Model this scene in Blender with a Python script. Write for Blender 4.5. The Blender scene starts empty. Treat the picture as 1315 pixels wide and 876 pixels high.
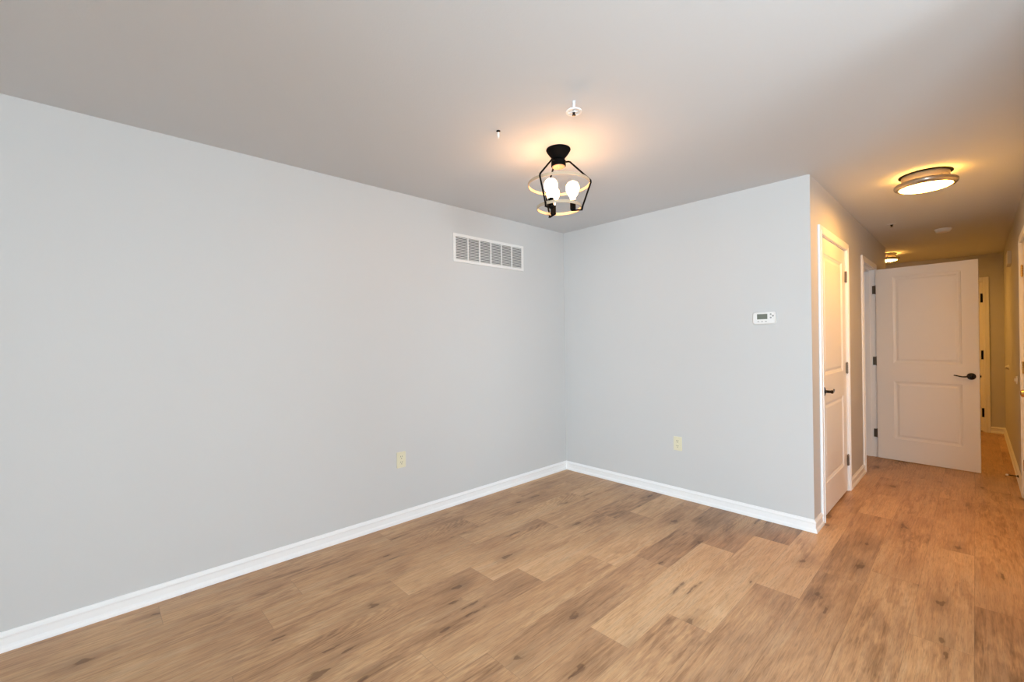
import bpy, bmesh, math, random
from mathutils import Vector, Matrix

# ------------------------------------------------------------------ camera, world, exposure
SC = bpy.context.scene
COL = SC.collection
H = 2.44                      # ceiling height
P = 2.17                      # x of the hall's left wall
RW = 3.205                    # x of the hall's right wall
BACK = -5.8                   # wall behind the camera
ROOM_R = 6.2                  # right wall of the living room
HALL_END = 5.32
MOUTH = -1.58                 # unseen end of the right hall wall, extended to shade the hall from daylight

yaw, pitch, roll = math.radians(46.4306), math.radians(0.1179), math.radians(-0.7147)
fwd = Vector((-math.sin(yaw)*math.cos(pitch), math.cos(yaw)*math.cos(pitch), math.sin(pitch)))
rgt = Vector((math.cos(yaw), math.sin(yaw), 0)); upv = rgt.cross(fwd)
r2 = math.cos(roll)*rgt + math.sin(roll)*upv
u2 = -math.sin(roll)*rgt + math.cos(roll)*upv
cam_d = bpy.data.cameras.new('camera'); cam = bpy.data.objects.new('camera', cam_d); COL.objects.link(cam)
cam_d.sensor_width = 36.0; cam_d.lens = 566.27/1315*36.0; cam_d.clip_start = 0.02
cam.matrix_world = Matrix(((r2.x, u2.x, -fwd.x, 2.9381), (r2.y, u2.y, -fwd.y, -3.5496), (r2.z, u2.z, -fwd.z, 1.3211), (0, 0, 0, 1)))
SC.camera = cam

SC.view_settings.view_transform = 'Standard'
SC.view_settings.look = 'None'
SC.view_settings.gamma = 1.0
SC.view_settings.use_curve_mapping = False
SC.view_settings.exposure = 0.0
SC.cycles.max_bounces = 12
SC.cycles.diffuse_bounces = 8
SC.cycles.glossy_bounces = 4
SC.cycles.sample_clamp_indirect = 6.0

SKY = (0.745, 0.895, 1.0); SKY_STRENGTH = 26.5
w = bpy.data.worlds.new('daylight'); SC.world = w; w.use_nodes = True
bg = w.node_tree.nodes['Background']; bg.inputs[0].default_value = (*SKY, 1); bg.inputs[1].default_value = SKY_STRENGTH

WIN = {'window_1': ('y', 3.35, 5.75, 0.1, 2.25), 'window_2': ('x', -4.3, -2.1, 0.9, 2.15)}
def portal(name, loc, rot, sx, sy):
    d = bpy.data.lights.new(name, 'AREA'); d.shape = 'RECTANGLE'; d.size = sx; d.size_y = sy
    d.cycles.is_portal = True
    o = bpy.data.objects.new(name, d); COL.objects.link(o); o.location = loc; o.rotation_euler = rot
portal('daylight_portal', (4.55, BACK-0.13, 1.175), (math.pi/2, 0, 0), 2.4, 2.15)
portal('daylight_portal', (ROOM_R+0.13, -3.2, 1.525), (math.pi/2, 0, math.pi/2), 2.2, 1.25)

BULB_E = 34.0; BULB_C = (1.0, 0.50, 0.21)
DISC_E = 104.0; DISC_C = (1.0, 0.47, 0.085)
HALO_E = 75.0

# ------------------------------------------------------------------ materials
def mat(name, col, rough=0.5, metal=0.0, spec=0.5, emit=None, es=0.0, bump=None):
    m = bpy.data.materials.new(name); m.use_nodes = True
    nt = m.node_tree; b = nt.nodes['Principled BSDF']
    b.inputs['Base Color'].default_value = (*col, 1); b.inputs['Roughness'].default_value = rough
    b.inputs['Metallic'].default_value = metal; b.inputs['Specular IOR Level'].default_value = spec
    if emit:
        b.inputs['Emission Color'].default_value = (*emit, 1); b.inputs['Emission Strength'].default_value = es
    if bump:
        sc, st, var = bump
        tc = nt.nodes.new('ShaderNodeTexCoord')
        n = nt.nodes.new('ShaderNodeTexNoise'); n.inputs['Scale'].default_value = sc; n.inputs['Detail'].default_value = 3
        nt.links.new(tc.outputs['Object'], n.inputs['Vector'])
        bp = nt.nodes.new('ShaderNodeBump'); bp.inputs['Strength'].default_value = st; bp.inputs['Distance'].default_value = 0.002
        nt.links.new(n.outputs['Fac'], bp.inputs['Height']); nt.links.new(bp.outputs['Normal'], b.inputs['Normal'])
        if var:
            mx = nt.nodes.new('ShaderNodeMix'); mx.data_type = 'RGBA'
            mx.inputs[6].default_value = (*[c*(1-var) for c in col], 1); mx.inputs[7].default_value = (*[min(1, c*(1+var)) for c in col], 1)
            n2 = nt.nodes.new('ShaderNodeTexNoise'); n2.inputs['Scale'].default_value = 1.3; n2.inputs['Detail'].default_value = 2
            nt.links.new(tc.outputs['Object'], n2.inputs['Vector'])
            nt.links.new(n2.outputs['Fac'], mx.inputs[0]); nt.links.new(mx.outputs[2], b.inputs['Base Color'])
    return m
M = {}
M['wall'] = mat('grey_wall_paint', (0.60, 0.60, 0.595), 0.55, spec=0.25, bump=(180, 0.10, 0.015))
M['ceil'] = mat('ceiling_paint', (0.65, 0.672, 0.695), 0.85, spec=0.1, bump=(120, 0.2, 0.015))
M['trim'] = mat('white_trim_paint', (0.88, 0.88, 0.88), 0.35, spec=0.4)
M['door'] = mat('white_door_paint', (0.88, 0.865, 0.845), 0.28, spec=0.45, bump=(90, 0.06, 0.01))
M['plastic'] = mat('white_plastic', (0.80, 0.80, 0.79), 0.4, bump=(200, 0.02, 0))
M['ivory'] = mat('ivory_plastic', (0.74, 0.70, 0.52), 0.4, bump=(200, 0.02, 0))
M['slot'] = mat('dark_slot', (0.03, 0.028, 0.025), 0.6, bump=(200, 0.02, 0))
M['grille'] = mat('grille_white', (0.80, 0.79, 0.77), 0.4, bump=(100, 0.02, 0))
M['duct_shade'] = mat('painted_duct_shade', (0.10, 0.10, 0.10), 0.8, bump=(50, 0.05, 0))
M['screen'] = mat('lcd_screen', (0.16, 0.18, 0.15), 0.25, bump=(80, 0.01, 0))
M['button'] = mat('grey_button', (0.30, 0.31, 0.31), 0.5, bump=(80, 0.01, 0))
M['black'] = mat('black_metal', (0.003, 0.003, 0.003), 0.75, 0.0, 0.05, bump=(150, 0.04, 0))
M['bronze'] = mat('dark_polished_metal', (0.03, 0.027, 0.026), 0.16, 0.9, bump=(150, 0.02, 0))
M['hinge'] = mat('hinge_metal', (0.23, 0.18, 0.13), 0.35, 0.9, bump=(150, 0.02, 0))
M['nickel'] = mat('brushed_nickel', (0.42, 0.36, 0.30), 0.3, 0.9, bump=(150, 0.03, 0))
M['drum'] = mat('champagne_metal', (0.50, 0.42, 0.31), 0.45, 0.5, bump=(150, 0.03, 0))
M['chrome'] = mat('chrome_metal', (0.80, 0.80, 0.80), 0.18, 1.0, bump=(150, 0.01, 0))
M['brass'] = mat('brass_metal', (0.75, 0.48, 0.16), 0.22, 1.0, bump=(150, 0.01, 0))
M['ring'] = mat('pale_washed_wood', (0.44, 0.35, 0.25), 0.6, spec=0.3, bump=(70, 0.1, 0.06))
M['bulb'] = mat('lit_bulb_glass', (0.9, 0.85, 0.75), 0.2, emit=BULB_C, es=BULB_E, bump=(80, 0.01, 0))
M['disc'] = mat('lit_diffuser', (0.9, 0.88, 0.82), 0.4, emit=DISC_C, es=DISC_E, bump=(80, 0.01, 0))
M['halo'] = mat('lit_side_glass', (0.85, 0.75, 0.55), 0.4, emit=DISC_C, es=HALO_E, bump=(80, 0.01, 0))
M['bulb_tint'] = mat('bulb_tinted_cap', (0.55, 0.34, 0.22), 0.4, 0.6, bump=(80, 0.02, 0))
M['slab'] = mat('subfloor', (0.2, 0.17, 0.14), 0.9, bump=(20, 0.1, 0))
M['dark'] = mat('black_rubber', (0.02, 0.02, 0.02), 0.7, bump=(90, 0.02, 0))

def pane_material():
    m = bpy.data.materials.new('window_glass'); m.use_nodes = True; nt = m.node_tree; nt.nodes.clear()
    o = nt.nodes.new('ShaderNodeOutputMaterial'); t = nt.nodes.new('ShaderNodeBsdfTransparent'); g = nt.nodes.new('ShaderNodeBsdfGlossy')
    g.inputs['Roughness'].default_value = 0.02
    f = nt.nodes.new('ShaderNodeFresnel'); f.inputs[0].default_value = 1.45
    mx = nt.nodes.new('ShaderNodeMixShader')
    nt.links.new(f.outputs[0], mx.inputs[0]); nt.links.new(t.outputs[0], mx.inputs[1]); nt.links.new(g.outputs[0], mx.inputs[2])
    nt.links.new(mx.outputs[0], o.inputs[0]); return m
M['pane'] = pane_material()

def floor_material():
    m = bpy.data.materials.new('vinyl_oak_planks'); m.use_nodes = True
    nt = m.node_tree; N = nt.nodes; L = nt.links; b = N['Principled BSDF']
    def math_(op, a, c=None, clamp=False):
        n = N.new('ShaderNodeMath'); n.operation = op; n.use_clamp = clamp
        for i, v in enumerate((a, c)):
            if v is None: continue
            if isinstance(v, (int, float)): n.inputs[i].default_value = v
            else: L.new(v, n.inputs[i])
        return n.outputs[0]
    def mixc(f, a, c, blend='MIX'):
        n = N.new('ShaderNodeMix'); n.data_type = 'RGBA'; n.blend_type = blend; n.clamp_factor = True
        for i, v in ((0, f), (6, a), (7, c)):
            if isinstance(v, (int, float)): n.inputs[i].default_value = v
            elif isinstance(v, tuple): n.inputs[i].default_value = (*v, 1)
            else: L.new(v, n.inputs[i])
        return n.outputs[2]
    def ramp(v, stops):
        n = N.new('ShaderNodeValToRGB'); e = n.color_ramp.elements
        while len(e) < len(stops): e.new(0.5)
        for k, (p_, c_) in enumerate(stops): e[k].position = p_; e[k].color = (c_, c_, c_, 1)
        L.new(v, n.inputs[0]); return n.outputs[0]
    uv = N.new('ShaderNodeUVMap'); uv.uv_map = 'plank'; uv2 = N.new('ShaderNodeUVMap'); uv2.uv_map = 'plank_end'
    at = N.new('ShaderNodeAttribute'); at.attribute_name = 'plank_tone'
    s1 = N.new('ShaderNodeSeparateXYZ'); L.new(uv.outputs[0], s1.inputs[0])
    s2 = N.new('ShaderNodeSeparateXYZ'); L.new(uv2.outputs[0], s2.inputs[0])
    sa = N.new('ShaderNodeSeparateColor'); L.new(at.outputs['Color'], sa.inputs[0])
    u, v = s1.outputs[0], s1.outputs[1]; ur, vr = s2.outputs[0], s2.outputs[1]
    rnd, tn, tf = sa.outputs[0], sa.outputs[1], sa.outputs[2]
    def coord(sx, sy, k):
        c = N.new('ShaderNodeCombineXYZ')
        L.new(math_('MULTIPLY', u, sx), c.inputs[0]); L.new(math_('MULTIPLY', v, sy), c.inputs[1])
        L.new(math_('MULTIPLY', rnd, k), c.inputs[2]); return c.outputs[0]
    def noise(vec, sc, det=3, rough=0.55, dist=0.0):
        n = N.new('ShaderNodeTexNoise'); n.inputs['Scale'].default_value = sc; n.inputs['Detail'].default_value = det
        n.inputs['Roughness'].default_value = rough; n.inputs['Distortion'].default_value = dist
        L.new(vec, n.inputs['Vector']); return n.outputs['Fac']
    blotch = noise(coord(4.0, 1.7, 91.7), 1.0, 3, 0.55, 0.8)
    streak = noise(coord(24, 1.3, 53.1), 1.0, 4, 0.65, 1.2)
    grain = noise(coord(110, 5.0, 37.0), 1.0, 5, 0.65, 0.6)
    fine = noise(coord(300, 16, 11.0), 1.0, 3, 0.6)
    # cathedral figure: distorted rings along the plank
    wv = N.new('ShaderNodeTexWave'); wv.wave_type = 'RINGS'; wv.rings_direction = 'SPHERICAL'
    wv.inputs['Scale'].default_value = 7.0; wv.inputs['Distortion'].default_value = 7.0; wv.inputs['Detail'].default_value = 3
    wv.inputs['Detail Scale'].default_value = 1.0
    L.new(coord(6.0, 1.0, 23.0), wv.inputs['Vector'])
    fig_on = ramp(noise(coord(3.0, 1.1, 211.0), 1.0, 1), [(0.48, 0.0), (0.62, 1.0)])
    def knots(sx, sy, k, core, halo, lo, hi, wob):
        vo = N.new('ShaderNodeTexVoronoi'); vo.feature = 'F1'; vo.inputs['Scale'].default_value = 1.0; vo.inputs['Randomness'].default_value = 0.85
        vo.voronoi_dimensions = '2D'
        kc = N.new('ShaderNodeVectorMath'); kc.operation = 'ADD'
        nz = N.new('ShaderNodeTexNoise'); nz.inputs['Scale'].default_value = 1.0; nz.inputs['Detail'].default_value = 3; L.new(coord(26, 12, k*0.7), nz.inputs['Vector'])
        sb = N.new('ShaderNodeVectorMath'); sb.operation = 'MULTIPLY_ADD'; sb.inputs[1].default_value = (wob, wob, 0); sb.inputs[2].default_value = (-wob/2, -wob/2, 0); L.new(nz.outputs['Color'], sb.inputs[0])
        c2 = N.new('ShaderNodeCombineXYZ')
        L.new(math_('ADD', math_('MULTIPLY', u, sx), math_('MULTIPLY', rnd, k)), c2.inputs[0]); L.new(math_('ADD', math_('MULTIPLY', v, sy), math_('MULTIPLY', rnd, k*1.7)), c2.inputs[1])
        L.new(c2.outputs[0], kc.inputs[0]); L.new(sb.outputs[0], kc.inputs[1]); L.new(kc.outputs[0], vo.inputs['Vector'])
        sc_ = N.new('ShaderNodeSeparateColor'); L.new(vo.outputs['Color'], sc_.inputs[0])
        on = math_('GREATER_THAN', sc_.outputs[0], lo)
        kk = math_('ADD', math_('MULTIPLY', ramp(vo.outputs['Distance'], [(0.0, 1.0), (core, 0.8), (core*1.8, 0.0)]), 0.85), math_('MULTIPLY', ramp(vo.outputs['Distance'], [(0.0, 1.0), (halo, 0.0)]), hi), True)
        return math_('MULTIPLY', kk, on)
    knot = math_('MAXIMUM', knots(6.5, 2.7, 71.3, 0.060, 0.42, 0.82, 0.55, 0.40), knots(16.0, 2.0, 33.7, 0.065, 0.34, 0.91, 0.50, 0.50))
    # tone along the plank
    frac = math_('DIVIDE', v, math_('ADD', v, vr))
    tone = math_('ADD', math_('MULTIPLY', tn, math_('SUBTRACT', 1.0, frac)), math_('MULTIPLY', tf, frac))
    t = math_('ADD', math_('ADD', tone, 0.06), math_('MULTIPLY', math_('SUBTRACT', blotch, 0.5), 0.85))
    t = math_('ADD', t, math_('MULTIPLY', math_('SUBTRACT', streak, 0.5), 0.75))
    t = math_('ADD', t, math_('MULTIPLY', math_('MULTIPLY', math_('SUBTRACT', wv.outputs['Fac'], 0.5), fig_on), 0.24))
    t = math_('ADD', t, math_('MULTIPLY', math_('SUBTRACT', grain, 0.5), 0.95), True)
    cr = N.new('ShaderNodeValToRGB'); e = cr.color_ramp.elements
    stops = [(0.0, (0.16, 0.082, 0.038)), (0.28, (0.33, 0.180, 0.089)), (0.52, (0.50, 0.285, 0.145)), (0.78, (0.63, 0.385, 0.198)), (1.0, (0.72, 0.475, 0.265))]
    while len(e) < len(stops): e.new(0.5)
    for k, (p_, c_) in enumerate(stops): e[k].position = p_; e[k].color = (*c_, 1)
    L.new(t, cr.inputs[0])
    col = mixc(math_('MULTIPLY', ramp(streak, [(0.45, 0.0), (0.75, 1.0)]), 0.35), cr.outputs[0], (0.30, 0.215, 0.150))
    col = mixc(math_('MULTIPLY', knot, 0.74), col, (0.22, 0.16, 0.12), 'MULTIPLY')
    col = mixc(math_('MULTIPLY', ramp(fine, [(0.52, 0.0), (0.70, 1.0)]), 0.34), col, (0.10, 0.06, 0.035))
    gu = math_('MINIMUM', u, ur); gv = math_('MINIMUM', v, vr); g = math_('MINIMUM', gu, gv)
    groove = math_('LESS_THAN', g, 0.0009)
    col = mixc(math_('MULTIPLY', groove, 0.35), col, (0.07, 0.042, 0.026))
    L.new(col, b.inputs['Base Color'])
    rr = math_('ADD', 0.40, math_('MULTIPLY', math_('SUBTRACT', grain, 0.5), 0.18)); L.new(rr, b.inputs['Roughness'])
    b.inputs['Specular IOR Level'].default_value = 0.38
    hgt = math_('SUBTRACT', math_('MULTIPLY', grain, 0.25), groove)
    bp = N.new('ShaderNodeBump'); bp.inputs['Strength'].default_value = 0.25; bp.inputs['Distance'].default_value = 0.0012
    L.new(hgt, bp.inputs['Height']); L.new(bp.outputs['Normal'], b.inputs['Normal'])
    return m
M['floor'] = floor_material()

# ------------------------------------------------------------------ helpers
def link(name, bm, m, parent=None, smooth=False, loc=None, rotz=None):
    bmesh.ops.recalc_face_normals(bm, faces=bm.faces[:])
    me = bpy.data.meshes.new(name); bm.to_mesh(me); bm.free()
    me.materials.append(m)
    if smooth:
        for pl in me.polygons: pl.use_smooth = True
        try: me.set_sharp_from_angle(angle=math.radians(40))
        except Exception: pass
    o = bpy.data.objects.new(name, me); COL.objects.link(o)
    if parent: o.parent = parent
    if loc is not None: o.location = loc
    if rotz is not None: o.rotation_euler = (0, 0, rotz)
    return o
def tag(o, label=None, cat=None, group=None, kind=None):
    if label: o['label'] = label
    if cat: o['category'] = cat
    if group: o['group'] = group
    if kind: o['kind'] = kind
    return o
def struct(o, label=None, cat=None): return tag(o, label, cat, None, 'structure')
def empty(name, loc, label, cat, rotz=0.0, group=None):
    o = bpy.data.objects.new(name, None); COL.objects.link(o); o.location = loc; o.rotation_euler = (0, 0, rotz)
    o.empty_display_size = 0.05
    return tag(o, label, cat, group)
def B(): return bmesh.new()
def box(bm, x0, x1, y0, y1, z0, z1, bev=0.0, seg=2):
    t = bmesh.new() if bev else bm
    vs = [t.verts.new(c) for c in ((x0,y0,z0),(x1,y0,z0),(x1,y1,z0),(x0,y1,z0),(x0,y0,z1),(x1,y0,z1),(x1,y1,z1),(x0,y1,z1))]
    for f in ((0,3,2,1),(4,5,6,7),(0,1,5,4),(1,2,6,5),(2,3,7,6),(3,0,4,7)): t.faces.new([vs[i] for i in f])
    if bev:
        bmesh.ops.bevel(t, geom=t.edges[:], offset=bev, segments=seg, affect='EDGES', profile=0.6)
        merge(bm, t)
def merge(bm, t, mx=None):
    if mx is not None: bmesh.ops.transform(t, matrix=mx, verts=t.verts[:])
    me = bpy.data.meshes.new('tmp'); t.to_mesh(me); t.free(); bm.from_mesh(me); bpy.data.meshes.remove(me)
def lathe(bm, prof, n=32, axis='z', c=(0, 0, 0), caps=True):
    """prof: list of (radius, height)"""
    t = bmesh.new(); rings = []
    for r, h in prof:
        if r < 1e-6: rings.append([t.verts.new((0, 0, h))])
        else: rings.append([t.verts.new((r*math.cos(2*math.pi*i/n), r*math.sin(2*math.pi*i/n), h)) for i in range(n)])
    for a, b_ in zip(rings, rings[1:]):
        for i in range(n):
            j = (i+1) % n
            if len(a) == 1 and len(b_) == 1: continue
            if len(a) == 1: t.faces.new((a[0], b_[i], b_[j]))
            elif len(b_) == 1: t.faces.new((a[i], a[j], b_[0]))
            else: t.faces.new((a[i], a[j], b_[j], b_[i]))
    if caps:
        for q in (rings[0], rings[-1]):
            if len(q) > 1: t.faces.new(q)
    R = {'z': Matrix.Identity(4), 'x': Matrix.Rotation(math.pi/2, 4, 'Y'), 'y': Matrix.Rotation(-math.pi/2, 4, 'X')}[axis]
    merge(bm, t, Matrix.Translation(c) @ R)
def tube(bm, pts, rad, n=10, flat=1.0):
    pts = [Vector(p) for p in pts]; m = len(pts)
    rads = rad if isinstance(rad, (list, tuple)) else [rad]*m
    tang = [(pts[min(i+1, m-1)]-pts[max(i-1, 0)]).normalized() for i in range(m)]
    ref = Vector((0, 0, 1)) if abs(tang[0].z) < 0.9 else Vector((1, 0, 0))
    a = (ref - tang[0]*ref.dot(tang[0])).normalized(); rings = []
    for i in range(m):
        a = (a - tang[i]*a.dot(tang[i])).normalized(); b_ = tang[i].cross(a)
        rings.append([bm.verts.new(pts[i] + rads[i]*(math.cos(2*math.pi*k/n)*a*flat + math.sin(2*math.pi*k/n)*b_)) for k in range(n)])
    for q, s in zip(rings, rings[1:]):
        for k in range(n): bm.faces.new((q[k], q[(k+1) % n], s[(k+1) % n], s[k]))
    bm.faces.new(rings[0]); bm.faces.new(rings[-1])
def band(bm, r0, r1, z0, z1, n=64, c=(0, 0)):
    """closed ring of rectangular section"""
    sec = ((r0, z0), (r1, z0), (r1, z1), (r0, z1)); R = []
    for i in range(n):
        a = 2*math.pi*i/n; R.append([bm.verts.new((c[0]+r*math.cos(a), c[1]+r*math.sin(a), z)) for r, z in sec])
    for i in range(n):
        q, s = R[i], R[(i+1) % n]
        for k in range(4): bm.faces.new((q[k], q[(k+1) % 4], s[(k+1) % 4], s[k]))
def wall_bm(axis, c0, c1, a0, a1, openings=(), z0=0.0, z1=H):
    """a wall slab; openings = (a_start, a_end, z_bottom, z_top)"""
    bm = B()
    def bx(s, e, zz0, zz1):
        if e-s < 1e-5 or zz1-zz0 < 1e-5: return
        if axis == 'x': box(bm, c0, c1, s, e, zz0, zz1)
        else: box(bm, s, e, c0, c1, zz0, zz1)
    cur = a0
    for s, e, b0, b1 in sorted(openings):
        bx(cur, s, z0, z1); bx(s, e, z0, b0); bx(s, e, b1, z1); cur = e
    bx(cur, a1, z0, z1)
    return bm

# ------------------------------------------------------------------ room shell
T = 0.12
CL_A, CL_B, D2_A, D2_B, DH = 0.255, 1.165, 1.965, 2.73, 2.068     # clear openings in the hall's left wall
R_A, R_B = 1.05, 1.905                                           # in the hall's right wall
E_A, E_B = 2.19, 3.008                                           # in the hall's end wall
J = 0.018
struct(link('wall_left', wall_bm('x', -T, 0, BACK, 3.66), M['wall']), 'long plain light grey wall on the left with the return grille', 'wall')
struct(link('wall_far', wall_bm('y', 0, T, 0, P), M['wall']), 'light grey partition wall with the thermostat', 'wall')
struct(link('wall_hall_left', wall_bm('x', P-T, P, T, 3.66, [(CL_A-J, CL_B+J, 0, DH+J), (D2_A-J, D2_B+J, 0, DH+J)]), M['wall']), 'left hallway wall with the two white doors', 'wall')
struct(link('wall_hall_side', wall_bm('y', 3.54, 3.66, 0.2, P-T), M['wall']), 'side passage wall beyond the open door', 'wall')
struct(link('wall_hall_right', wall_bm('x', RW, RW+T, MOUTH, HALL_END, [(R_A-J, R_B+J, 0, DH+J)]), M['wall']), 'right hallway wall at the picture edge, with an added unseen extension', 'wall')
struct(link('wall_hall_end', wall_bm('y', HALL_END, HALL_END+T, 0.2, RW+T, [(E_A-J, E_B+J, 0, DH+J)]), M['wall']), 'dim grey wall at the end of the hallway', 'wall')
struct(link('wall_passage_end', wall_bm('x', 0.2-T, 0.2, 3.54, HALL_END+T), M['wall']), 'end wall of the side passage', 'wall')
struct(link('wall_return', wall_bm('y', MOUTH, MOUTH+T, RW+T, ROOM_R+T), M['wall']), 'return wall right of the hallway mouth', 'wall')
wx = WIN['window_2']; struct(link('wall_right', wall_bm('x', ROOM_R, ROOM_R+T, BACK, MOUTH, [wx[1:]]), M['wall']), 'right wall of the living room with an added window', 'wall')
wy = WIN['window_1']; struct(link('wall_behind', wall_bm('y', BACK-T, BACK, -T, ROOM_R+T, [wy[1:]]), M['wall']), 'wall behind the camera with a wide glass door', 'wall')
# rooms behind the hall doors
struct(link('wall_closet', wall_bm('y', 1.40, 1.46, 0, P-T), M['wall']), 'wall inside the closet', 'wall')
bm = B(); box(bm, -T, ROOM_R+T, BACK-T, HALL_END+1.0, H, H+0.1)
struct(link('ceiling', bm, M['ceil']), 'plain off white ceiling', 'ceiling')
bm = B(); box(bm, RW+T, RW+2*T, MOUTH+T, HALL_END+T, 0, H); box(bm, E_A-0.3, RW+2*T, HALL_END+0.9, HALL_END+1.0, 0, H); box(bm, E_A-0.3, E_A-0.2, HALL_END+T, HALL_END+0.9, 0, H); box(bm, RW+T, RW+2*T, HALL_END+T, HALL_END+0.9, 0, H)
struct(link('wall_beyond', bm, M['wall']), 'wall of the rooms beyond the hallway doors', 'wall')

# floor: rows of planks along y, end joints taken from the photo
def floor():
    rnd = random.Random(7)
    W0, X0, LEN = 0.2041, 0.064, 1.205
    joints = {0: -3.317, 1: -1.55, 2: -2.95, 3: -2.36, 4: -1.952, 5: -1.763, 6: -2.547, 7: -2.346, 8: -1.895, 9: -1.547, 10: -0.962, 11: 0.632, 12: -0.370, 13: -0.925, 14: -0.430, 15: -0.85}
    # (row, plank start) -> tone at near end, tone at far end
    fixed = {(0, -3.317): (.66, .48), (0, -2.112): (.52, .42), (3, -2.36): (.78, .42), (4, -1.952): (.86, .46), (4, -.747): (.40, .34), (6, -1.342): (.80, .36),
             (5, -1.763): (.82, .40), (5, -2.968): (.60, .48), (6, -2.547): (.62, .50), (7, -2.346): (.56, .42), (7, -1.141): (.34, .26), (8, -1.895): (.84, .70), (8, -.69): (.42, .36),
             (9, -1.547): (.80, .68), (9, -.342): (.30, .26), (9, -2.752): (.62, .50), (8, -3.1): (.55, .5), (10, -.962): (.82, .66), (10, .243): (.46, .44), (10, -2.167): (.46, .42),
             (11, -.573): (.44, .40), (11, .632): (.64, .50), (11, -1.778): (.40, .44), (12, -1.575): (.42, .62), (12, -.37): (.50, .48), (12, .835): (.62, .50), (13, -.925): (.62, .70), (13, -2.13): (.46, .58),
             (13, .28): (.56, .48), (14, -.43): (.60, .66), (14, -1.635): (.36, .42), (14, .775): (.52, .5)}
    bm = B(); uv = bm.loops.layers.uv.new('plank'); uv2 = bm.loops.layers.uv.new('plank_end'); tl = bm.loops.layers.float_color.new('plank_tone')
    xa, xb, ya, yb = -0.02, ROOM_R+0.02, BACK-0.02, HALL_END+0.9
    k0 = math.floor((xa-X0)/W0); k1 = math.ceil((xb-X0)/W0)
    for k in range(k0, k1):
        x0, x1 = X0+k*W0, X0+(k+1)*W0
        base = joints.get(k, rnd.uniform(-1.2, 0))
        n0 = math.floor((ya-base)/LEN)
        y = base+n0*LEN
        while y < yb:
            r = rnd.random(); tn = rnd.uniform(.50, .74); tf = rnd.uniform(.40, .62)
            for (kk, yy), (a, b_) in fixed.items():
                if kk == k and abs(yy-y) < 0.02: tn, tf = a, b_
            cx0, cx1, cy0, cy1 = max(x0, xa), min(x1, xb), max(y, ya), min(y+LEN, yb)
            if cx1 > cx0 and cy1 > cy0:
                f = bm.faces.new([bm.verts.new(c) for c in ((cx0, cy0, 0), (cx1, cy0, 0), (cx1, cy1, 0), (cx0, cy1, 0))])
                for lp in f.loops:
                    c = lp.vert.co
                    lp[uv].uv = (c.x-x0, c.y-y); lp[uv2].uv = (x1-c.x, y+LEN-c.y); lp[tl] = (r, tn, tf, 1)
            y += LEN
    bmesh.ops.remove_doubles(bm, verts=bm.verts[:], dist=1e-6)
    nf = len(bm.faces)
    box(bm, xa, xb, ya, yb, -0.12, -0.004)
    o = link('floor', bm, M['floor']); o.data.materials.append(M['slab'])
    for i, pl in enumerate(o.data.polygons):
        if i >= nf: pl.material_index = 1
    struct(o, 'warm brown oak plank floor', 'floor')
    for pl in o.data.polygons:
        if pl.index < nf and pl.normal.z < 0: pl.flip()
floor()

# baseboards: one profile swept along plan paths, room on the right of the path
PROF = [(0.0, 0.0), (0.019, 0.0), (0.019, 0.010), (0.017, 0.018), (0.0125, 0.024), (0.0105, 0.027), (0.0105, 0.058), (0.0135, 0.063), (0.0135, 0.068), (0.009, 0.074), (0.0055, 0.080), (0.0045, 0.085), (0.0, 0.085)]
def sweep(name, path, seg0, seg1, label):
    pts = [Vector(p) for p in path]; n = len(pts); nor = []
    for i in range(n-1):
        d = (pts[i+1]-pts[i]).normalized(); nor.append(Vector((d.y, -d.x)))
    off = []
    for i in range(n):
        if i == 0: off.append(nor[0])
        elif i == n-1: off.append(nor[-1])
        else:
            m = (nor[i-1]+nor[i]); m = m/m.dot(nor[i]); off.append(m)
    bm = B(); rings = []
    for i in range(seg0, seg1+1):
        rings.append([bm.verts.new((pts[i].x+off[i].x*d, pts[i].y+off[i].y*d, z)) for d, z in PROF])
    for a, b_ in zip(rings, rings[1:]):
        for k in range(len(PROF)-1): bm.faces.new((a[k], a[k+1], b_[k+1], b_[k]))
    bm.faces.new(rings[0]); bm.faces.new(rings[-1])
    return struct(link(name, bm, M['trim']), label, 'baseboard')
MAIN = [(0, BACK), (0, 0), (P, 0), (P, CL_A-0.062)]
sweep('baseboard_left', MAIN, 0, 1, 'white baseboard along the long left wall')
sweep('baseboard_far', MAIN, 1, 3, 'white baseboard under the thermostat wall, wrapping the corner')
sweep('baseboard_hall_left', [(P, CL_B+0.062), (P, D2_A-0.062)], 0, 1, 'short white baseboard between the two hallway doors')
sweep('baseboard_passage', [(P, D2_B+0.062), (P, 3.66), (0.2, 3.66)], 0, 2, 'white baseboard beyond the open door')
HR = [(E_B+0.062, HALL_END), (RW, HALL_END), (RW, R_B+0.062)]
sweep('baseboard_hall_end', HR, 0, 1, 'white baseboard at the hallway end')
sweep('baseboard_hall_right', HR, 1, 2, 'white baseboard along the right hallway wall')
sweep('baseboard_right', [(RW, R_A-0.062), (RW, MOUTH), (ROOM_R, MOUTH), (ROOM_R, BACK)], 0, 3, 'white baseboard of the living room right side')

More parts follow.
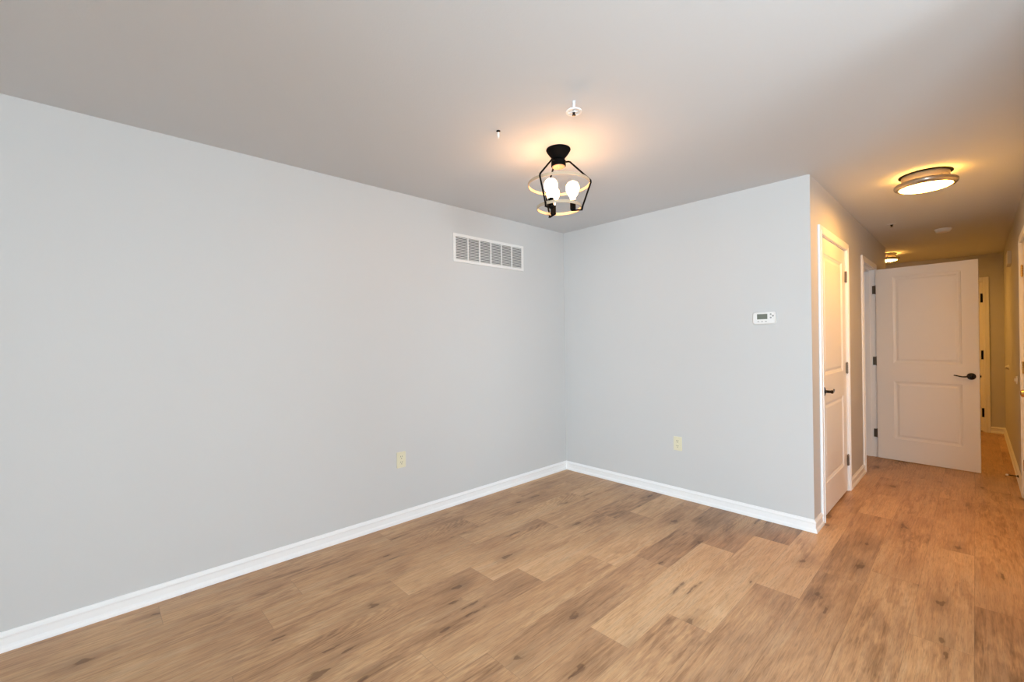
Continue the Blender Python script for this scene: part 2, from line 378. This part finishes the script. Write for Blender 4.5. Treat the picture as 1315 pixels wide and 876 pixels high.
# ------------------------------------------------------------------ door frames (casing and jamb)
def frame_bm(axis, face, out, a, b_, depth=T, cas=0.057, th=0.016):
    """face: wall-face coordinate, out: +1/-1 direction of the hall; opening a..b_"""
    bm = B()
    def bx(s, e, d0, d1, z0, z1, bev=0.0):
        f0, f1 = sorted((face+out*d0, face+out*d1))
        if axis == 'x': box(bm, f0, f1, s, e, z0, z1, bev)
        else: box(bm, s, e, f0, f1, z0, z1, bev)
    rv = 0.005
    bx(a-rv-cas, a-rv, 0, th, 0, DH+rv+cas, 0.004); bx(b_+rv, b_+rv+cas, 0, th, 0, DH+rv+cas, 0.004)
    bx(a-rv, b_+rv, 0, th, DH+rv, DH+rv+cas, 0.004)
    bx(a-rv-0.022, a-rv-0.016, 0, th+0.0035, 0, DH+rv+0.02, 0.0015); bx(b_+rv+0.016, b_+rv+0.022, 0, th+0.0035, 0, DH+rv+0.02, 0.0015)
    bx(a-J, a, 0, -depth, 0, DH); bx(b_, b_+J, 0, -depth, 0, DH); bx(a-J, b_+J, 0, -depth, DH, DH+J)
    s0, s1 = -0.040, -0.052                         # door stop strips
    bx(a, a+0.011, s0, s1-0.02, 0, DH); bx(b_-0.011, b_, s0, s1-0.02, 0, DH); bx(a+0.011, b_-0.011, s0, s1-0.02, DH-0.011, DH)
    return bm
struct(link('trim_1', frame_bm('x', P, 1, CL_A, CL_B), M['trim']), 'white casing around the closed closet door', 'door frame')
struct(link('trim_2', frame_bm('x', P, 1, D2_A, D2_B), M['trim']), 'white casing of the doorway with the open door', 'door frame')
struct(link('trim_3', frame_bm('y', HALL_END, -1, E_A, E_B), M['trim']), 'white casing at the hallway end', 'door frame')
struct(link('trim_4', frame_bm('x', RW, -1, R_A, R_B), M['trim']), 'white casing at the right picture edge', 'door frame')

# ------------------------------------------------------------------ doors
def door_slab(wd, z0, z1, th, panels):
    """slab: x 0..wd, faces at y=0 and y=th; panels = (x0,x1,z0,z1) with moulded recess on both faces"""
    bm = B()
    for side in (0, 1):
        def Y(d): return d if side == 0 else th-d
        xs = sorted({0.0, wd} | {p[0] for p in panels} | {p[1] for p in panels}); zs = sorted({z0, z1} | {p[2] for p in panels} | {p[3] for p in panels})
        for i in range(len(xs)-1):
            for j in range(len(zs)-1):
                mx, mz = (xs[i]+xs[i+1])/2, (zs[j]+zs[j+1])/2
                if any(p[0] < mx < p[1] and p[2] < mz < p[3] for p in panels): continue
                bm.faces.new([bm.verts.new(c) for c in ((xs[i], Y(0), zs[j]), (xs[i+1], Y(0), zs[j]), (xs[i+1], Y(0), zs[j+1]), (xs[i], Y(0), zs[j+1]))])
        for x0, x1, pz0, pz1 in panels:
            steps = [(0, 0), (0.005, 0.0045), (0.012, 0.0065), (0.019, 0.0100), (0.028, 0.0100), (0.040, 0.0050), (0.047, 0.0040)]
            rs = []
            for ins, d in steps:
                rs.append([bm.verts.new(c) for c in ((x0+ins, Y(d), pz0+ins), (x1-ins, Y(d), pz0+ins), (x1-ins, Y(d), pz1-ins), (x0+ins, Y(d), pz1-ins))])
            for a, b_ in zip(rs, rs[1:]):
                for k in range(4): bm.faces.new((a[k], a[(k+1) % 4], b_[(k+1) % 4], b_[k]))
            bm.faces.new(rs[-1])
    for q in (((0, 0), (0, th)), ((wd, 0), (wd, th))):
        bm.faces.new([bm.verts.new(c) for c in ((q[0][0], 0, z0), (q[0][0], th, z0), (q[0][0], th, z1), (q[0][0], 0, z1))])
    for z in (z0, z1):
        bm.faces.new([bm.verts.new(c) for c in ((0, 0, z), (wd, 0, z), (wd, th, z), (0, th, z))])
    bmesh.ops.remove_doubles(bm, verts=bm.verts[:], dist=1e-5)
    return bm
def lever_handle(parent, x, z, y_face, ydir, xdir, m):
    """lever on a door face; ydir = outward, xdir = where the lever points"""
    bm = B()
    prof = [(0.033, 0.0), (0.033, 0.004), (0.030, 0.009), (0.020, 0.012), (0.012, 0.014), (0.0105, 0.018), (0.0105, 0.044), (0.013, 0.048), (0.013, 0.056), (0.009, 0.060), (0.0, 0.060)]
    lathe(bm, [(r, h*ydir) for r, h in prof], 28, 'y', (x, y_face, z))
    o = link('handle', bm, m, parent, True); o['label'] = 'dark metal lever handle'
    bm = B()
    pts, rad = [], []
    for i in range(15):
        s = i/14
        pts.append((x+xdir*(0.004+0.112*s), y_face+ydir*(0.052-0.010*s*s), z+0.002-0.006*math.sin(s*math.pi*1.15)+0.011*max(0, s-0.45)*math.sin((s-0.45)*5)))
        rad.append(0.0085-0.0035*s)
    tube(bm, pts, rad, 12)
    link('lever', bm, m, o, True)
    return o
def hinge_bm(horizontal_dir, z, m_len=0.09):
    """leaf 30 mm wide along +x from the knuckle at the origin"""
    bm = B()
    box(bm, 0.0, 0.030*horizontal_dir if horizontal_dir > 0 else 0.0, -0.001, 0.0012, z-m_len/2, z+m_len/2) if horizontal_dir > 0 else box(bm, -0.030, 0.0, -0.001, 0.0012, z-m_len/2, z+m_len/2)
    for k in range(5):
        z0 = z-m_len/2+k*m_len/5
        lathe(bm, [(0.0062, z0+0.0006), (0.0062, z0+m_len/5-0.0006)], 14)
    lathe(bm, [(0.0, z+m_len/2+0.006), (0.004, z+m_len/2+0.004), (0.0045, z+m_len/2)], 12)
    lathe(bm, [(0.0045, z-m_len/2), (0.004, z-m_len/2-0.004), (0.0, z-m_len/2-0.006)], 12)
    return bm
HZ = (1.845, 1.062, 0.268)
TH = 0.035
# closet door: closed, flush with the hall face; local x runs along +y of the hall
CW = CL_B-CL_A-0.006
d1 = link('door_1', door_slab(CW, 0.014, DH-0.003, TH, [(0.125, CW-0.135, 0.245, 0.838), (0.125, CW-0.135, 1.045, 1.950)]), M['door'], None, False, (P-0.003, CL_A+0.003, 0), math.pi/2)
struct(d1, 'closed white two panel closet door in the left hallway wall', 'door')
lever_handle(d1, 0.068, 0.93, 0.0, -1, 1, M['bronze'])
for z in HZ:
    bm = hinge_bm(-1, z); bmesh.ops.translate(bm, vec=(CW+0.002, -0.0065, 0), verts=bm.verts[:])
    box(bm, CW-0.026, CW, -0.0012, 0.0004, z-0.045, z+0.045)
    link('hinge', bm, M['hinge'], d1, True)
# open door, swung out across the hall
ANG = math.atan2(-0.0783, 0.7761); DW = 0.777
d2 = link('door_2', door_slab(DW, 0.008, 2.060, TH, [(0.142, 0.660, 0.236, 0.850), (0.142, 0.660, 1.044, 1.966)]), M['door'], None, False, (2.1885, 2.680, 0), ANG)
struct(d2, 'open white two panel door standing across the hallway', 'door')
lever_handle(d2, 0.722, 0.932, 0.0, -1, -1, M['bronze'])
lever_handle(d2, 0.722, 0.932, TH, 1, -1, M['bronze'])
bm = B(); box(bm, DW, DW+0.0012, 0.006, 0.029, 0.905, 0.960); box(bm, DW, DW+0.010, 0.011, 0.024, 0.923, 0.943, 0.002)
link('latch', bm, M['bronze'], d2)
for z in HZ:
    bm = hinge_bm(-1, z); bmesh.ops.translate(bm, vec=(-0.0085, 0.030, 0), verts=bm.verts[:])
    bm2 = B(); box(bm2, -0.0022, 0.0, 0.002, 0.030, z-0.045, z+0.045); merge(bm, bm2)
    link('hinge', bm, M['hinge'], d2, True)
# door at the hall's end (its hinges face the hall)
EW = E_B-E_A-0.006
d3 = link('door_3', door_slab(EW, 0.012, DH-0.003, TH, [(0.12, EW-0.12, 0.24, 0.84), (0.12, EW-0.12, 1.045, 1.95)]), M['door'], None, False, (E_A+0.003, HALL_END+0.045, 0), 0)
struct(d3, 'door in the end wall, mostly hidden behind the open door', 'door')
for z in HZ:
    bm = B(); lathe(bm, [(0.010, z-0.06), (0.010, z+0.06)], 14); box(bm, 0, 0.012, -0.002, 0.03, z-0.06, z+0.06)
    bmesh.ops.translate(bm, vec=(EW-0.006, -0.054, 0), verts=bm.verts[:]); link('hinge', bm, M['black'], d3, True)
lever_handle(d3, 0.068, 0.93, 0.0, -1, 1, M['bronze'])
# door in the right hall wall; local x runs along -y so its far edge is the origin
RWD = R_B-R_A-0.006
d4 = link('door_4', door_slab(RWD, 0.012, DH-0.003, TH, [(0.12, RWD-0.12, 0.24, 0.84), (0.12, RWD-0.12, 1.045, 1.95)]), M['door'], None, False, (RW+0.003, R_B-0.003, 0), -math.pi/2)
struct(d4, 'white door with brass hardware at the right picture edge', 'door')
for z in HZ:
    bm = hinge_bm(1, z); bmesh.ops.translate(bm, vec=(-0.002, -0.0065, 0), verts=bm.verts[:])
    box(bm, 0, 0.026, -0.0012, 0.0004, z-0.045, z+0.045); link('hinge', bm, M['brass'], d4, True)
bm = B(); lathe(bm, [(r, -h) for r, h in [(0.030, 0), (0.030, 0.005), (0.014, 0.010), (0.012, 0.026), (0.022, 0.034), (0.027, 0.044), (0.024, 0.055), (0.012, 0.061), (0, 0.062)]], 28, 'y', (RWD-0.065, 0, 0.92))
k = link('knob', bm, M['brass'], d4, True); k['label'] = 'round brass knob'

# ------------------------------------------------------------------ windows out of view, behind and right of the camera, sited to shape the daylight
def window(name, axis, a, b_, z0, z1, face, label, bars):
    bm = B(); f = 0.05
    def bx(bm_, s, e, zz0, zz1, d0=0.02, d1=0.09):
        c0, c1 = sorted((face[0]+face[1]*d0, face[0]+face[1]*d1))
        if axis == 'x': box(bm_, c0, c1, s, e, zz0, zz1, 0.004)
        else: box(bm_, s, e, c0, c1, zz0, zz1, 0.004)
    bx(bm, a, a+f, z0, z1); bx(bm, b_-f, b_, z0, z1); bx(bm, a+f, b_-f, z1-f, z1); bx(bm, a+f, b_-f, z0, z0+f)
    for q in bars: bx(bm, q-f/2, q+f/2, z0+f, z1-f)
    o = struct(link(name, bm, M['trim']), label, 'window')
    bm = B(); c = face[0]+face[1]*0.055
    if axis == 'x': vs = ((c, a+f, z0+f), (c, b_-f, z0+f), (c, b_-f, z1-f), (c, a+f, z1-f))
    else: vs = ((a+f, c, z0+f), (b_-f, c, z0+f), (b_-f, c, z1-f), (a+f, c, z1-f))
    bm.faces.new([bm.verts.new(v) for v in vs]); link('pane', bm, M['pane'], o)
window('window_1', 'y', 3.35, 5.75, 0.1, 2.25, (BACK, -1), 'wide glass door in the wall behind the camera', [4.55])
window('window_2', 'x', -4.3, -2.1, 0.9, 2.15, (ROOM_R, 1), 'added unseen window in the right wall of the living room, for daylight', [-3.2])  # added window, placed and sized for its light on the walls

# ------------------------------------------------------------------ pendant light
PX, PY = 1.2726, -1.5732
pend = empty('pendant_light', (PX, PY, H), 'black open cage ceiling light with two pale rings and lit bulbs', 'ceiling light')
bm = B(); lathe(bm, [(0.070, 0.0), (0.071, -0.006), (0.066, -0.016), (0.053, -0.034), (0.040, -0.050), (0.034, -0.060), (0.0, -0.060)], 40)
link('canopy', bm, M['black'], pend, True)
bm = B(); lathe(bm, [(0.020, -0.058), (0.020, -0.066), (0.042, -0.068), (0.043, -0.098), (0.040, -0.101)], 36)
hub = link('hub', bm, M['black'], pend, True)
bm = B(); lathe(bm, [(0.038, -0.1005), (0.036, -0.1045), (0.008, -0.105), (0.007, -0.110), (0.0, -0.110)], 30)
o = link('cap', bm, M['bulb_tint'], hub, True); o['label'] = 'underside cap with pinkish bulb light painted in'  # warm light of the bulbs is put into the underside colour
RU, RL, ZU, ZL = 0.180, 0.130, -0.2045, -0.341
toward = Vector((2.9381-PX, -3.5496-PY, 0)).normalized()
a_t = math.atan2(toward.y, toward.x)
bm = B(); band(bm, RU-0.004, RU, ZU-0.008, ZU+0.008); o = link('ring', bm, M['ring'], pend, True); o['label'] = 'wide upper pale ring'
bm = B(); band(bm, RL-0.004, RL, ZL-0.008, ZL+0.008); o = link('ring', bm, M['ring'], pend, True); o['label'] = 'narrow lower pale ring'
for deg in (-34, 86, 206):
    a = a_t + math.radians(deg)                      # image-left is clockwise seen from above
    d = Vector((math.cos(a), math.sin(a), 0))
    def q(r, z): return d*r + Vector((0, 0, z))
    bm = B()
    rr = 0.0052
    pts = [q(0.030, -0.076), q(0.060, -0.076), q(0.068, -0.079), q(0.074, -0.086), q(RU-0.006, ZU+0.020), q(RU+0.003, ZU+0.010), q(RU+0.0045, ZU)]
    pts += [q(RL+0.0055, ZL), q(RL+0.004, ZL-0.010), q(RL+0.001, ZL-0.018)]
    tube(bm, pts, rr, 10)
    t = B(); box(t, 0.070, RL+0.006, -0.006, 0.006, ZL-0.0225, ZL-0.0165, 0.001); merge(bm, t, Matrix.Rotation(a, 4, 'Z'))
    link('arm', bm, M['black'], pend, True)
    c = d*0.080
    bm = B(); lathe(bm, [(0.014, ZL-0.017), (0.0165, ZL-0.012), (0.0165, ZL+0.028), (0.0175, ZL+0.030), (0.0175, ZL+0.036), (0.014, ZL+0.038)], 22, 'z', (c.x, c.y, 0))
    s = link('socket', bm, M['black'], pend, True)
    bm = B(); z = ZL+0.036
    lathe(bm, [(0.0135, z), (0.0135, z+0.012), (0.018, z+0.024), (0.028, z+0.038), (0.0365, z+0.056), (0.0385, z+0.072), (0.0365, z+0.088), (0.028, z+0.103), (0.015, z+0.111), (0.0, z+0.113)], 28, 'z', (c.x, c.y, 0))
    o = link('bulb', bm, M['bulb'], s, True); o['label'] = 'glowing warm bulb'

# ------------------------------------------------------------------ hall ceiling lights
def flush_light(name, x, y, label):
    r = empty(name, (x, y, H), label, 'ceiling light', 0, 'round flush lights along the hallway ceiling')
    bm = B(); lathe(bm, [(0.140, 0.0), (0.141, -0.004), (0.130, -0.006)], 56); link('shadow_gap_plate', bm, M['black'], r, True)  # black disc draws the shadow gap between fixture and ceiling
    bm = B(); lathe(bm, [(0.124, -0.006), (0.126, -0.010), (0.122, -0.060)], 56, caps=False); link('drum', bm, M['drum'], r, True)
    bm = B(); lathe(bm, [(0.1225, -0.061), (0.141, -0.061)], 56, caps=False); o = link('glow_strip', bm, M['halo'], r, True); o['label'] = 'glowing gap above the metal ring'
    bm = B(); n = 64; sec = [(0.140, -0.056), (0.158, -0.056), (0.165, -0.062), (0.166, -0.072), (0.162, -0.082), (0.152, -0.090), (0.142, -0.092), (0.136, -0.088), (0.128, -0.063)]
    R = []
    for i in range(n):
        a = 2*math.pi*i/n; R.append([bm.verts.new((rr*math.cos(a), rr*math.sin(a), z)) for rr, z in sec])
    for i in range(n):
        for k_ in range(len(sec)): bm.faces.new((R[i][k_], R[i][(k_+1) % len(sec)], R[(i+1) % n][(k_+1) % len(sec)], R[(i+1) % n][k_]))
    o = link('trim_ring', bm, M['nickel'], r, True); o['label'] = 'brushed metal ring'
    bm = B(); lathe(bm, [(0.140, -0.086), (0.130, -0.091), (0.085, -0.096), (0.0, -0.099)], 56, caps=False); o = link('diffuser', bm, M['disc'], r, True); o['label'] = 'glowing white diffuser'
    for k_ in range(3):
        a = 2*math.pi*k_/3 - 0.9
        bm = B(); lathe(bm, [(0.0, 0.0), (0.005, 0.001), (0.006, 0.006), (0.004, 0.010), (0.0, 0.011)], 14, 'x', (0.132, 0, -0.048))
        bmesh.ops.rotate(bm, cent=(0, 0, 0), matrix=Matrix.Rotation(a, 3, 'Z'), verts=bm.verts[:]); link('thumb_screw', bm, M['nickel'], r, True)
    return r
flush_light('flush_mount_light', 2.71, 0.6154, 'large round flush light with metal ring on hallway ceiling near its mouth')
flush_light('flush_mount_light', 2.095, 4.2, 'small far round light half hidden behind the wall corner above the open door')

# ------------------------------------------------------------------ small ceiling things
def sprinkler_drop(x, y, label):
    r = empty('ceiling_sprinkler', (x, y, H), label, 'sprinkler', 0.4)
    bm = B(); lathe(bm, [(0.010, 0.0), (0.006, -0.003), (0.006, -0.046)], 18); link('stem', bm, M['ceil'], r, True)
    bm = B(); band(bm, 0.028, 0.0365, -0.052, -0.046, 48)
    for k_ in range(4):
        t = B(); box(t, 0.006, 0.0285, -0.0032, 0.0032, -0.0515, -0.0465); merge(bm, t, Matrix.Rotation(k_*math.pi/2, 4, 'Z'))
    lathe(bm, [(0.011, -0.045), (0.011, -0.053)], 20); link('spoked_ring', bm, M['plastic'], r)
    bm = B(); lathe(bm, [(0.007, -0.053), (0.006, -0.062), (0.009, -0.063), (0.009, -0.0655), (0.0, -0.066)], 18); o = link('head', bm, M['bronze'], r, True); o['label'] = 'dark sprinkler head'
sprinkler_drop(1.657, -1.914, 'white spoked sprinkler ring hanging from the ceiling beside the cage light')
r = empty('ceiling_sprinkler', (2.3766, 2.1933, H), 'tiny recessed sprinkler head on the dim hallway ceiling', 'sprinkler')
bm = B(); lathe(bm, [(0.036, 0.0), (0.037, -0.003), (0.031, -0.006), (0.016, -0.007)], 32); link('escutcheon', bm, M['ceil'], r, True)
bm = B(); lathe(bm, [(0.012, -0.006), (0.012, -0.012), (0.006, -0.016), (0.006, -0.024), (0.013, -0.025), (0.013, -0.027), (0, -0.028)], 18); link('head', bm, M['bronze'], r, True)
r = empty('ceiling_hook', (1.2068, -1.9835, H), 'small white hook in the ceiling left of the cage light', 'hook', math.radians(46+90))
bm = B(); lathe(bm, [(0.011, 0.0), (0.011, -0.003), (0.006, -0.006), (0.0035, -0.009)], 20); link('base', bm, M['bronze'], r, True)
bm = B(); tube(bm, [(0, 0, -0.008), (0, 0, -0.014)]+[(0.011*math.sin(s*0.5), 0, -0.025+0.011*math.cos(s*0.5)) for s in range(0, 11)], 0.0055, 10); link('hook', bm, M['plastic'], r, True)
r = empty('smoke_detector', (2.7165, 2.8633, H), 'round white smoke detector on the hallway ceiling', 'smoke detector')
bm = B(); lathe(bm, [(0.066, 0.0), (0.066, -0.012), (0.063, -0.016)], 40); link('base', bm, M['plastic'], r, True)
bm = B(); lathe(bm, [(0.060, -0.015), (0.059, -0.024), (0.050, -0.034), (0.030, -0.039), (0.0, -0.040)], 40); link('cover', bm, M['plastic'], r, True)

# ------------------------------------------------------------------ wall things
VY0, VY1, VZ0, VZ1 = -1.409, -0.599, 1.985, 2.221
r = empty('return_air_grille', (0, (VY0+VY1)/2, VZ0), 'white louvred return air grille high on the left wall', 'vent')
hw, hh = (VY1-VY0)/2, VZ1-VZ0; fr = 0.025
bm = B()
box(bm, 0, 0.010, -hw, hw, 0, fr, 0.003); box(bm, 0, 0.010, -hw, hw, hh-fr, hh, 0.003)
box(bm, 0, 0.010, -hw, -hw+fr, fr, hh-fr, 0.003); box(bm, 0, 0.010, hw-fr, hw, fr, hh-fr, 0.003)
link('frame', bm, M['grille'], r)
iw = 2*(hw-fr); mw = 0.010
for k_ in range(1, 6):
    yc = -hw+fr+iw*k_/6; bm = B(); box(bm, 0.0012, 0.010, yc-mw/2, yc+mw/2, fr, hh-fr); link('mullion', bm, M['grille'], r)
bm = B(); ns = 14; ih = hh-2*fr
for k_ in range(ns):
    zc = fr+ih*(k_+0.5)/ns
    vs = [bm.verts.new(c) for c in ((0.0085, -hw+fr, zc-0.0050), (0.0085, hw-fr, zc-0.0050), (0.0015, hw-fr, zc+0.0032), (0.0015, -hw+fr, zc+0.0032),
                                    (0.0093, -hw+fr, zc-0.0043), (0.0093, hw-fr, zc-0.0043), (0.0023, hw-fr, zc+0.0039), (0.0023, -hw+fr, zc+0.0039))]
    for f in ((0,3,2,1),(4,5,6,7),(0,1,5,4),(1,2,6,5),(2,3,7,6),(3,0,4,7)): bm.faces.new([vs[i] for i in f])
link('louvers', bm, M['grille'], r)
bm = B(); box(bm, 0.0, 0.0012, -hw+fr*0.8, hw-fr*0.8, fr*0.8, hh-fr*0.8); o = link('shade_plate', bm, M['duct_shade'], r); o['label'] = 'dark plate painted as shade behind the louvers'  # thin dark plate on the wall, its colour stands in for shade

def rounded_plate(bm, w, h, d, rad, n=6):
    """rounded rectangle in the x-z plane, standing out towards -y"""
    out = []
    for cx, cz, a0 in ((w/2-rad, h/2-rad, 0), (-w/2+rad, h/2-rad, 90), (-w/2+rad, -h/2+rad, 180), (w/2-rad, -h/2+rad, 270)):
        for k_ in range(n+1):
            a = math.radians(a0+90*k_/n); out.append((cx+rad*math.cos(a), cz+rad*math.sin(a)))
    a_ = [bm.verts.new((x, 0, z)) for x, z in out]; b_ = [bm.verts.new((x, -d*0.75, z)) for x, z in out]; c_ = [bm.verts.new((x*(1-d*0.5/w), -d, z*(1-d*0.5/h))) for x, z in out]
    m_ = len(out)
    for p_, q_ in ((a_, b_), (b_, c_)):
        for k_ in range(m_): bm.faces.new((p_[k_], p_[(k_+1) % m_], q_[(k_+1) % m_], q_[k_]))
    bm.faces.new(a_); bm.faces.new(c_)
def tree(o):
    yield o
    for c in o.children: yield from tree(c)
def dup(root, loc, rotz, label):
    r_ = root.copy(); COL.objects.link(r_); r_.location = loc; r_.rotation_euler = (0, 0, rotz); r_['label'] = label
    for ch in list(root.children):
        c = ch.copy(); COL.objects.link(c); c.parent = r_
        for g in list(ch.children):
            d_ = g.copy(); COL.objects.link(d_); d_.parent = c
    return r_
ot = empty('wall_outlet', (1.209, 0, 0.452), 'ivory electrical outlet low on the thermostat wall', 'outlet', 0, 'ivory wall outlets')
bm = B(); rounded_plate(bm, 0.072, 0.116, 0.006, 0.005); link('cover_plate', bm, M['ivory'], ot)
for zc in (0.021, -0.021):
    bm = B(); lathe(bm, [(0.0165, -0.005), (0.0165, -0.0078), (0.015, -0.0085), (0.0, -0.0085)], 24, 'y', (0, 0, zc)); rc = link('receptacle', bm, M['ivory'], ot)
    bm = B(); box(bm, -0.0078, -0.0054, -0.0089, -0.0080, zc-0.001, zc+0.010); box(bm, 0.0054, 0.0078, -0.0089, -0.0080, zc-0.001, zc+0.010); lathe(bm, [(0.0028, -0.0080), (0.0028, -0.0089)], 12, 'y', (0, 0, zc-0.0085))
    link('slots', bm, M['slot'], rc)
bm = B(); lathe(bm, [(0.0036, -0.0055), (0.0030, -0.0072), (0, -0.0075)], 14, 'y'); link('screw', bm, M['ivory'], ot)
dup(ot, (0, -1.9027, 0.460), math.pi/2, 'ivory electrical outlet low on the long left wall')

th = empty('thermostat', (1.882, 0, 1.471), 'white rectangular thermostat with grey display on the partition wall', 'thermostat')
bm = B(); rounded_plate(bm, 0.152, 0.090, 0.026, 0.018); link('body', bm, M['plastic'], th)
bm = B(); box(bm, -0.044, 0.024, -0.0270, -0.0255, -0.008, 0.030); link('display', bm, M['screen'], th)['label'] = 'grey green display'
for x, z in ((0.046, 0.026), (0.046, 0.002), (0.060, 0.014)):
    bm = B(); lathe(bm, [(0.0062, -0.0255), (0.0062, -0.0272), (0.0045, -0.0280), (0, -0.0280)], 16, 'y', (x, 0, z)); link('button', bm, M['button'], th)
for x in (-0.036, -0.011, 0.014):
    bm = B(); box(bm, x-0.006, x+0.006, -0.0272, -0.0255, -0.027, -0.022, 0.0006); link('button', bm, M['button'], th)

# hall right wall: chime box, bumper, plate, spring door stop
bm = B(); box(bm, RW-0.030, RW, 3.40, 3.72, 2.075, 2.210, 0.004)
o = link('door_chime', bm, M['plastic']); tag(o, 'small pale box high on the right hallway wall', 'chime')
bm = B(); box(bm, RW-0.031, RW-0.0295, 3.46, 3.66, 2.09, 2.195, 0.0005); link('cover', bm, M['plastic'], o)
r = empty('door_bumper', (RW, 4.25, 0.95), 'round pale door bumper on the far right hallway wall', 'door bumper')
bm = B(); lathe(bm, [(0.028, 0.0), (0.028, -0.006), (0.020, -0.018)], 24, 'x'); link('base', bm, M['plastic'], r, True)
bm = B(); lathe(bm, [(0.020, -0.018), (0.018, -0.026), (0.010, -0.031), (0, -0.032)], 24, 'x'); link('pad', bm, M['plastic'], r, True)
r = empty('light_switch', (RW, 2.72, 0.905), 'small pale square switch plate on the right hallway wall', 'switch', math.pi/2)
bm = B(); rounded_plate(bm, 0.07, 0.07, 0.012, 0.006); bmesh.ops.rotate(bm, cent=(0, 0, 0), matrix=Matrix.Rotation(math.pi, 3, 'Z'), verts=bm.verts[:]); link('plate', bm, M['plastic'], r)
bm = B(); box(bm, -0.008, 0.008, 0.011, 0.020, -0.014, 0.014, 0.002); link('toggle', bm, M['plastic'], r)
r = empty('door_stop', (RW-0.0105, 2.5, 0.050), 'thin metal spring door stop on the right hallway baseboard', 'door stop')
bm = B(); lathe(bm, [(0.013, 0.0), (0.013, -0.004), (0.006, -0.010)], 18, 'x'); link('base', bm, M['bronze'], r, True)
bm = B(); pts = [(-0.008-0.056*i/96, 0.0052*math.cos(i*2*math.pi/8), 0.0052*math.sin(i*2*math.pi/8)) for i in range(97)]; tube(bm, pts, 0.0014, 5); link('spring', bm, M['bronze'], r, True)
bm = B(); lathe(bm, [(0.0065, -0.062), (0.0085, -0.066), (0.0085, -0.076), (0.006, -0.080), (0, -0.080)], 16, 'x'); link('tip', bm, M['plastic'], r, True)
